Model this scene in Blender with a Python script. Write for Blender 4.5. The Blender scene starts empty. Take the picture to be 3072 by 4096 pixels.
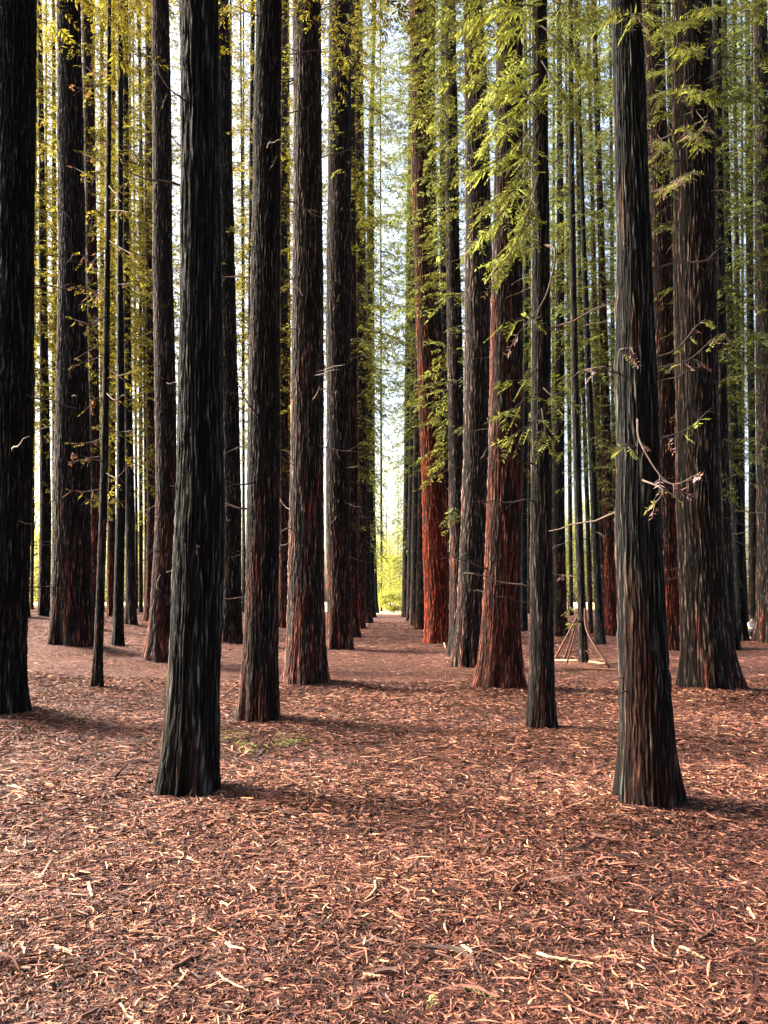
import bpy, math
import numpy as np

# ------------------------------------------------------------------ camera, world, sun, exposure
rng = np.random.default_rng(11)
R = math.radians
scene = bpy.context.scene
COL = scene.collection
F, CX, AXY = 3166.0, 1536.0, 2297.0          # focal length and optical axis in photo pixels
PITCH = R(2.0)
EYE = np.array([0.0, 0.0, 1.5])
cam_data = bpy.data.cameras.new("camera")
cam = bpy.data.objects.new("camera", cam_data)
COL.objects.link(cam)
cam.location = EYE
cam.rotation_euler = (R(90) + PITCH, 0, 0)
cam_data.sensor_fit = 'AUTO'
cam_data.sensor_width = 36.0
cam_data.lens = 36.0 * F / 4096.0
cam_data.shift_y = (AXY - 2048.0) / 4096.0
cam_data.clip_start = 0.05
cam_data.clip_end = 3000.0
scene.camera = cam

SUN_EL, SUN_AZ = R(27), R(-74)               # azimuth from +Y towards +X
world = bpy.data.worlds.new("World")
scene.world = world
world.use_nodes = True
wn = world.node_tree.nodes
sky = wn.new('ShaderNodeTexSky')
sky.sky_type = 'NISHITA'
sky.sun_disc = False
sky.sun_elevation = SUN_EL
sky.sun_rotation = SUN_AZ
sky.air_density = 1.0
sky.dust_density = 7.0
sky.ozone_density = 1.0
world.node_tree.links.new(sky.outputs[0], wn['Background'].inputs[0])
wn['Background'].inputs[1].default_value = 0.12
sun_data = bpy.data.lights.new("sun", 'SUN')
sun_data.energy = 3.8
sun_data.angle = R(18)
sun_data.color = (1.0, 0.92, 0.80)
sun = bpy.data.objects.new("sun", sun_data)
COL.objects.link(sun)
sdir = np.array([math.cos(SUN_EL) * math.sin(SUN_AZ), math.cos(SUN_EL) * math.cos(SUN_AZ), math.sin(SUN_EL)])
import mathutils
sun.rotation_euler = mathutils.Vector(sdir).to_track_quat('Z', 'Y').to_euler()
sun.location = (-30, 10, 40)
vs = scene.view_settings
vs.view_transform = 'Standard'
vs.look = 'None'
vs.gamma = 1.0
vs.use_curve_mapping = False
vs.exposure = 2.85
scene.render.engine = 'CYCLES'
cy = scene.cycles
cy.use_denoising = True
cy.max_bounces = 6
cy.diffuse_bounces = 3
cy.glossy_bounces = 2
cy.transmission_bounces = 4
cy.use_adaptive_sampling = True
cy.adaptive_threshold = 0.015
cy.use_fast_gi = False
cy.caustics_reflective = False
cy.caustics_refractive = False

# ------------------------------------------------------------------ projection helpers
FWD = np.array([0, math.cos(PITCH), math.sin(PITCH)])
UP = np.array([0, -math.sin(PITCH), math.cos(PITCH)])
RIGHT = np.array([1.0, 0, 0])

def ray(px, py):
    return FWD + RIGHT * ((px - CX) / F) - UP * ((py - AXY) / F)

def at_y(px, py, Y):
    d = ray(px, py)
    return EYE + d * (Y / d[1])

# ------------------------------------------------------------------ noise fields (tileable)
def gauss_field(nx, nz, Lx, Lz, wx, wz, r):
    kx = np.fft.fftfreq(nx, Lx / nx)[:, None] * 2 * np.pi
    kz = np.fft.fftfreq(nz, Lz / nz)[None, :] * 2 * np.pi
    s = np.exp(-(kx * kx * wx * wx + kz * kz * wz * wz) / 2)
    g = np.fft.ifft2(np.fft.fft2(r.standard_normal((nx, nz))) * s).real
    return (g - g.mean()) / g.std()

def lookup(tex, u, v):
    nx, nz = tex.shape
    x = (u % 1.0) * nx
    z = (v % 1.0) * nz
    x0 = np.floor(x).astype(np.int64)
    z0 = np.floor(z).astype(np.int64)
    fx, fz = x - x0, z - z0
    x0 %= nx; z0 %= nz
    x1 = (x0 + 1) % nx; z1 = (z0 + 1) % nz
    return (tex[x0, z0] * (1 - fx) * (1 - fz) + tex[x1, z0] * fx * (1 - fz)
            + tex[x0, z1] * (1 - fx) * fz + tex[x1, z1] * fx * fz)

nr = np.random.default_rng(3)
BX, BZ = 2.0, 8.0
_g1 = gauss_field(512, 1024, BX, BZ, 0.0095, 0.22, nr)
_g2 = gauss_field(512, 1024, BX, BZ, 0.0045, 0.06, nr)
_lo = gauss_field(512, 1024, BX, BZ, 0.10, 0.30, nr)
_wp = gauss_field(512, 1024, BX, BZ, 0.12, 0.25, nr)
uu, vv = np.meshgrid(np.arange(512) / 512, np.arange(1024) / 1024, indexing='ij')
_g1w = lookup(_g1, uu + _wp * 0.005, vv)
_jag = gauss_field(512, 1024, BX, BZ, 0.02, 0.035, nr)
_wu = uu + _wp * 0.005 + _jag * 0.0016
_h = np.sqrt(np.minimum(np.abs(_g1w), 1.6) / 1.6)
_g3 = gauss_field(512, 1024, BX, BZ, 0.015, 0.34, nr)
_cr = 1 - np.minimum(np.abs(lookup(_g3, _wu, vv)), 1.0) ** 0.55      # thin interlacing crests
_cr2 = 1 - np.minimum(np.abs(lookup(_g1, _wu + 0.37, vv + 0.2)), 1.0) ** 0.6
BARK = 0.42 * _h + 0.50 * _cr + 0.30 * _cr2 + 0.13 * lookup(_g2, _wu, vv)
BARK = (BARK - np.percentile(BARK, 1)) / (np.percentile(BARK, 99) - np.percentile(BARK, 1))
BARK = np.clip(BARK, 0, 1.15)
LUMP = _lo
GROUND_N = gauss_field(512, 512, 32, 32, 0.45, 0.45, nr)
GROUND_F = gauss_field(512, 512, 8, 8, 0.05, 0.05, nr)

# ------------------------------------------------------------------ terrain
MOUNDS = []                                   # (x, y, radius, height, spread)

def terrain(x, y):
    x = np.asarray(x, float); y = np.asarray(y, float)
    t = np.clip((y - 8) / 12, 0, 1); t = t * t * (3 - 2 * t)
    l = 0.085 * np.log1p(np.exp((-x - 3.5) * 2)) / 2
    r = 0.045 * np.log1p(np.exp((x - 4.5) * 2)) / 2
    return t * (1.1 * np.tanh(l / 1.1) + 0.7 * np.tanh(r / 0.7))

def ground(x, y):
    x = np.asarray(x, float); y = np.asarray(y, float)
    z = terrain(x, y) + 0.018 * lookup(GROUND_N, x / 32, y / 32) + 0.004 * lookup(GROUND_F, x / 8, y / 8)
    for mx, my, mr, mh, ms in MOUNDS:
        sel = (np.abs(x - mx) < mr + 3 * ms) & (np.abs(y - my) < mr + 3 * ms)
        if not np.any(sel):
            continue
        d = np.hypot(x - mx, y - my) - mr
        add = mh * np.exp(-np.clip(d, 0, None) ** 2 / (2 * ms * ms))
        z = z + np.where(sel, add, 0)
    return z

def hit(px, py, lift=0.0, full=False):
    d = ray(px, py)
    t = (1.5) / max(1e-3, -d[2]) if d[2] < 0 else 90.0
    for _ in range(40):
        p = EYE + d * t
        g = float((ground if full else terrain)(p[0], p[1])) + lift
        tn = (EYE[2] - g) / max(0.006, -d[2])
        t = 0.5 * t + 0.5 * min(tn, 140.0)
    return EYE + d * t

# ------------------------------------------------------------------ mesh helpers
class MB:
    """collects numpy vertices, quads and attributes of ONE mesh"""
    def __init__(self):
        self.v, self.q, self.m, self.a = [], [], [], []
        self.n = 0
    def add(self, v, q, mat=0, tone=0.5):
        v = np.asarray(v, np.float32)
        self.v.append(v)
        self.q.append(np.asarray(q, np.int32) + self.n)
        self.m.append(np.full(len(q), mat, np.int32) if np.isscalar(mat) else np.asarray(mat, np.int32))
        self.a.append(np.full(len(v), tone, np.float32) if np.isscalar(tone) else np.asarray(tone, np.float32))
        self.n += len(v)
    def mesh(self, name, mats, smooth=False, attr='tone', extra=None):
        v = np.concatenate(self.v); q = np.concatenate(self.q)
        me = bpy.data.meshes.new(name)
        me.vertices.add(len(v)); me.loops.add(q.size); me.polygons.add(len(q))
        me.vertices.foreach_set('co', v.ravel())
        me.loops.foreach_set('vertex_index', q.ravel())
        me.polygons.foreach_set('loop_start', np.arange(0, q.size, 4, dtype=np.int32))
        me.polygons.foreach_set('material_index', np.concatenate(self.m))
        if smooth:
            me.polygons.foreach_set('use_smooth', np.ones(len(q), bool))
        at = me.attributes.new(attr, 'FLOAT', 'POINT')
        at.data.foreach_set('value', np.concatenate(self.a))
        for m in mats:
            me.materials.append(m)
        me.update(calc_edges=True)
        return me

def link(name, me, parent=None, loc=None, color=None):
    o = bpy.data.objects.new(name, me)
    COL.objects.link(o)
    if parent is not None:
        o.parent = parent
    if loc is not None:
        o.location = loc
    if color is not None:
        o.color = color
    return o

def tag(o, label, cat, group=None, kind=None):
    if label: o['label'] = label
    if cat: o['category'] = cat
    if group: o['group'] = group
    if kind: o['kind'] = kind
    return o

def empty(name, loc, label, cat, group=None):
    o = bpy.data.objects.new(name, None)
    COL.objects.link(o)
    o.location = loc
    o.empty_display_size = 0.3
    return tag(o, label, cat, group)

def smooth_path(pts, n):
    """Catmull-Rom through the points"""
    p = np.asarray(pts, float)
    if len(p) == 2:
        return p[0] + (p[1] - p[0]) * np.linspace(0, 1, n)[:, None]
    e = np.vstack([2 * p[0] - p[1], p, 2 * p[-1] - p[-2]])
    out = []
    for s in np.linspace(0, len(p) - 1 - 1e-6, n):
        i = int(s); t = s - i
        a, b, c, d = e[i], e[i + 1], e[i + 2], e[i + 3]
        out.append(0.5 * (2 * b + (c - a) * t + (2 * a - 5 * b + 4 * c - d) * t * t + (3 * b - 3 * c + d - a) * t ** 3))
    return np.array(out)

def tube(mb, path, rad, ns=5, mat=0, tone=0.5, knob=0.0, r=None):
    path = np.asarray(path, float)
    n = len(path)
    rad = np.broadcast_to(np.asarray(rad, float), (n,))
    tg = np.gradient(path, axis=0)
    tg /= np.linalg.norm(tg, axis=1)[:, None] + 1e-9
    ref = np.array([0, 0, 1.0]) if abs(tg[:, 2]).mean() < 0.8 else np.array([1.0, 0, 0])
    a = np.cross(tg, ref); a /= np.linalg.norm(a, axis=1)[:, None] + 1e-9
    b = np.cross(tg, a)
    th = np.arange(ns) / ns * 2 * np.pi
    rr = rad[:, None] * np.ones(ns)
    if knob and r is not None:
        rr = rr * (1 + knob * r.standard_normal((n, ns)))
    v = path[:, None] + rr[..., None] * (a[:, None] * np.cos(th)[None, :, None] + b[:, None] * np.sin(th)[None, :, None])
    i = np.arange(n - 1)[:, None] * ns; j = np.arange(ns)[None]; k = (j + 1) % ns
    q = np.stack([i + j, i + k, i + ns + k, i + ns + j], -1).reshape(-1, 4)
    vv_ = np.vstack([v.reshape(-1, 3), path[:1], path[-1:]])
    caps = []
    c0, c1 = n * ns, n * ns + 1
    for s in range(0, ns - 1, 2):                          # caps as quads fanned from the centre
        s2, s3 = s + 1, (s + 2) % ns
        caps.append([c0, s3, s2, s])
        o = (n - 1) * ns
        caps.append([c1, o + s, o + s2, o + s3])
    q = np.vstack([q, np.array(caps)]) if caps else q
    mb.add(vv_, q, mat, tone)

# ------------------------------------------------------------------ materials
def new_mat(name):
    m = bpy.data.materials.new(name)
    m.use_nodes = True
    nt = m.node_tree
    return m, nt, nt.nodes, nt.links

def ramp(nodes, stops, interp='LINEAR'):
    n = nodes.new('ShaderNodeValToRGB')
    n.color_ramp.interpolation = interp
    el = n.color_ramp.elements
    while len(el) < len(stops):
        el.new(0.5)
    for e, (p, c) in zip(el, stops):
        e.position = p
        e.color = (*c, 1)
    return n

def attr(nodes, name):
    n = nodes.new('ShaderNodeAttribute'); n.attribute_name = name
    return n

def mixc(nt, fac, a, b, mode='MIX'):
    n = nt.nodes.new('ShaderNodeMix'); n.data_type = 'RGBA'; n.blend_type = mode
    for sock, val in ((n.inputs[0], fac), (n.inputs[6], a), (n.inputs[7], b)):
        if hasattr(val, 'is_output'):
            nt.links.new(val, sock)
        elif isinstance(val, tuple):
            sock.default_value = (*val, 1)
        else:
            sock.default_value = val
    return n.outputs[2]

def mathn(nt, op, a, b=None, clamp=False):
    n = nt.nodes.new('ShaderNodeMath'); n.operation = op; n.use_clamp = clamp
    for sock, val in ((n.inputs[0], a), (n.inputs[1], b)):
        if val is None: continue
        if hasattr(val, 'is_output'): nt.links.new(val, sock)
        else: sock.default_value = val
    return n.outputs[0]

def noise(nt, scale_xyz, scale=1.0, detail=4, rough=0.6, coords='Object', off=None):
    tc = nt.nodes.new('ShaderNodeTexCoord')
    mp = nt.nodes.new('ShaderNodeMapping')
    mp.inputs['Scale'].default_value = scale_xyz
    nt.links.new(tc.outputs[coords], mp.inputs[0])
    if off is not None:
        nt.links.new(off, mp.inputs[1])
    n = nt.nodes.new('ShaderNodeTexNoise')
    n.inputs['Scale'].default_value = scale
    n.inputs['Detail'].default_value = detail
    n.inputs['Roughness'].default_value = rough
    nt.links.new(mp.outputs[0], n.inputs[0])
    return n.outputs['Fac']

def bark_material():
    m, nt, N, L = new_mat("redwood_bark")
    bs = N['Principled BSDF']
    oi = N.new('ShaderNodeObjectInfo')
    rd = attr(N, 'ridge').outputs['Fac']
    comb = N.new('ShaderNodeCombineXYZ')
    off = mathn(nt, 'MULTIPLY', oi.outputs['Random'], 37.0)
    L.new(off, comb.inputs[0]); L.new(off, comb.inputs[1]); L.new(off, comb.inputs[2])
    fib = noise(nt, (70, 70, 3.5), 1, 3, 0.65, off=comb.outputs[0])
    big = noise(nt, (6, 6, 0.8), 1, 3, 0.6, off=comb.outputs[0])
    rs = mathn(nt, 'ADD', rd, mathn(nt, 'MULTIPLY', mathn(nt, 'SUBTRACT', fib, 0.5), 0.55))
    cr = ramp(N, [(0.15, (0.003, 0.003, 0.003)), (0.50, (0.007, 0.0055, 0.005)), (0.72, (0.030, 0.022, 0.019)), (0.96, (0.17, 0.13, 0.11))])  # weathered grey crests; furrow shade and crest highlights also put into the colour
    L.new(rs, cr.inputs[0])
    cred = ramp(N, [(0.15, (0.007, 0.003, 0.003)), (0.48, (0.024, 0.007, 0.005)), (0.70, (0.085, 0.024, 0.015)), (0.95, (0.24, 0.10, 0.07))])  # red-brown fibres, with furrow shade and crest light painted in likewise
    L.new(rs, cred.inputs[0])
    # red fibrous patches, commoner low on the trunk
    tc = N.new('ShaderNodeTexCoord'); sp = N.new('ShaderNodeSeparateXYZ')
    L.new(tc.outputs['Object'], sp.inputs[0])
    hgt = mathn(nt, 'MULTIPLY', sp.outputs[2], -0.030)
    k = mathn(nt, 'ADD', mathn(nt, 'ADD', big, hgt), mathn(nt, 'SUBTRACT', oi.outputs['Alpha'], 1.0))
    msk = N.new('ShaderNodeMapRange'); msk.inputs[1].default_value = 0.0; msk.inputs[2].default_value = 0.14
    L.new(k, msk.inputs[0])
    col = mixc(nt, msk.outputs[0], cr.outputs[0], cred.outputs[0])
    col = mixc(nt, 1.0, col, oi.outputs['Color'], 'MULTIPLY')
    # grey lichen flecks
    fl = noise(nt, (18, 18, 9), 1, 2, 0.5, off=comb.outputs[0])
    fm = N.new('ShaderNodeMapRange'); fm.inputs[1].default_value = 0.66; fm.inputs[2].default_value = 0.74
    L.new(fl, fm.inputs[0])
    col = mixc(nt, mathn(nt, 'MULTIPLY', fm.outputs[0], 0.5), col, (0.030, 0.036, 0.034))
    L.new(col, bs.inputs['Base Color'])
    bs.inputs['Roughness'].default_value = 0.9
    bs.inputs['Specular IOR Level'].default_value = 0.10
    bp = N.new('ShaderNodeBump'); bp.inputs['Strength'].default_value = 0.9; bp.inputs['Distance'].default_value = 0.02
    L.new(fib, bp.inputs['Height']); L.new(bp.outputs[0], bs.inputs['Normal'])
    return m

def leaf_material(name, stops, trans=0.42):
    m, nt, N, L = new_mat(name)
    N.remove(N['Principled BSDF'])
    out = N['Material Output']
    cr = ramp(N, stops); L.new(attr(N, 'tone').outputs['Fac'], cr.inputs[0])
    oi = N.new('ShaderNodeObjectInfo')
    col = mixc(nt, 1.0, cr.outputs[0], oi.outputs['Color'], 'MULTIPLY')
    d = N.new('ShaderNodeBsdfDiffuse'); t = N.new('ShaderNodeBsdfTranslucent'); mx = N.new('ShaderNodeMixShader')
    L.new(col, d.inputs[0])
    tcol = mixc(nt, 1.0, col, (1.35, 1.25, 0.7), 'MULTIPLY'); L.new(tcol, t.inputs[0])
    mx.inputs[0].default_value = trans
    L.new(d.outputs[0], mx.inputs[1]); L.new(t.outputs[0], mx.inputs[2])
    L.new(mx.outputs[0], out.inputs[0])
    return m

def wood_material(name, stops, rough=0.85):
    m, nt, N, L = new_mat(name)
    bs = N['Principled BSDF']
    nz = noise(nt, (30, 30, 30), 1, 3, 0.6)
    tn = attr(N, 'tone').outputs['Fac']
    f = mathn(nt, 'ADD', tn, mathn(nt, 'MULTIPLY', mathn(nt, 'SUBTRACT', nz, 0.5), 0.7))
    cr = ramp(N, stops); L.new(f, cr.inputs[0]); L.new(cr.outputs[0], bs.inputs['Base Color'])
    bs.inputs['Roughness'].default_value = rough
    bs.inputs['Specular IOR Level'].default_value = 0.2
    bp = N.new('ShaderNodeBump'); bp.inputs['Strength'].default_value = 0.5; bp.inputs['Distance'].default_value = 0.005
    L.new(nz, bp.inputs['Height']); L.new(bp.outputs[0], bs.inputs['Normal'])
    return m

M_BARK = bark_material()
M_LEAF = leaf_material("redwood_foliage", [(0.0, (0.045, 0.032, 0.005)), (0.3, (0.10, 0.082, 0.010)), (0.65, (0.18, 0.155, 0.017)), (1.0, (0.33, 0.31, 0.055))])
M_BROAD = leaf_material("sunlit_foliage", [(0.0, (0.10, 0.11, 0.030)), (0.5, (0.25, 0.27, 0.075)), (1.0, (0.42, 0.43, 0.17))], 0.45)
M_DRY = leaf_material("dry_foliage", [(0.0, (0.10, 0.035, 0.018)), (0.6, (0.26, 0.12, 0.06)), (1.0, (0.42, 0.26, 0.14))], 0.25)
M_TWIG = wood_material("twig_wood", [(0.0, (0.02, 0.014, 0.011)), (0.5, (0.035, 0.025, 0.020)), (1.0, (0.16, 0.11, 0.085))])
M_STICK = wood_material("stick_wood", [(0.0, (0.030, 0.013, 0.009)), (0.45, (0.13, 0.06, 0.04)), (0.75, (0.24, 0.12, 0.07)), (1.0, (0.42, 0.25, 0.145))])

def litter_material():
    m, nt, N, L = new_mat("litter_pieces")
    bs = N['Principled BSDF']
    cr = ramp(N, [(0.0, (0.010, 0.004, 0.003)), (0.36, (0.038, 0.012, 0.008)), (0.60, (0.12, 0.040, 0.026)),
                  (0.80, (0.30, 0.115, 0.070)), (1.0, (0.56, 0.30, 0.17))])
    nz = noise(nt, (60, 60, 60), 1, 2, 0.6)
    f = mathn(nt, 'ADD', attr(N, 'tone').outputs['Fac'], mathn(nt, 'MULTIPLY', mathn(nt, 'SUBTRACT', nz, 0.5), 0.35))
    L.new(f, cr.inputs[0]); L.new(cr.outputs[0], bs.inputs['Base Color'])
    bs.inputs['Roughness'].default_value = 0.75
    bs.inputs['Specular IOR Level'].default_value = 0.25
    return m
M_LITTER = litter_material()

def ground_material():
    m, nt, N, L = new_mat("forest_floor")
    bs = N['Principled BSDF']
    n1 = noise(nt, (22, 22, 22), 1, 5, 0.7)
    cr = ramp(N, [(0.34, (0.012, 0.005, 0.004)), (0.50, (0.055, 0.018, 0.012)), (0.62, (0.20, 0.085, 0.055)), (0.74, (0.44, 0.23, 0.15))])
    L.new(n1, cr.inputs[0])
    n2 = noise(nt, (0.12, 0.12, 0.12), 1, 3, 0.6)
    n3 = noise(nt, (3, 3, 3), 1, 4, 0.7)
    gr = ramp(N, [(0.3, (0.20, 0.17, 0.07)), (0.7, (0.50, 0.42, 0.24))]); L.new(n3, gr.inputs[0])
    tc = N.new('ShaderNodeTexCoord'); sp = N.new('ShaderNodeSeparateXYZ'); L.new(tc.outputs['Object'], sp.inputs[0])
    y = mathn(nt, 'ADD', sp.outputs[1], mathn(nt, 'MULTIPLY', n2, 30.0))
    x = mathn(nt, 'ADD', mathn(nt, 'ABSOLUTE', sp.outputs[0]), mathn(nt, 'MULTIPLY', n2, 12.0))
    my = N.new('ShaderNodeMapRange'); my.inputs[1].default_value = 108; my.inputs[2].default_value = 114; L.new(y, my.inputs[0])
    mx = N.new('ShaderNodeMapRange'); mx.inputs[1].default_value = 46; mx.inputs[2].default_value = 52; L.new(x, mx.inputs[0])
    col = mixc(nt, mathn(nt, 'MAXIMUM', my.outputs[0], mx.outputs[0]), cr.outputs[0], gr.outputs[0])
    L.new(col, bs.inputs['Base Color'])
    bs.inputs['Roughness'].default_value = 0.9
    bs.inputs['Specular IOR Level'].default_value = 0.15
    bp = N.new('ShaderNodeBump'); bp.inputs['Strength'].default_value = 1.0; bp.inputs['Distance'].default_value = 0.03
    L.new(n1, bp.inputs['Height']); L.new(bp.outputs[0], bs.inputs['Normal'])
    return m
M_GROUND = ground_material()

# ------------------------------------------------------------------ the tree table (photo pixels)
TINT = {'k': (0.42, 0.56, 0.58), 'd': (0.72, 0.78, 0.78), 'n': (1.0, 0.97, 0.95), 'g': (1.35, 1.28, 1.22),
        'r': (1.45, 1.0, 0.85), 'o': (2.0, 1.15, 0.75), 'f': (0.9, 0.8, 0.7)}
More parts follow.
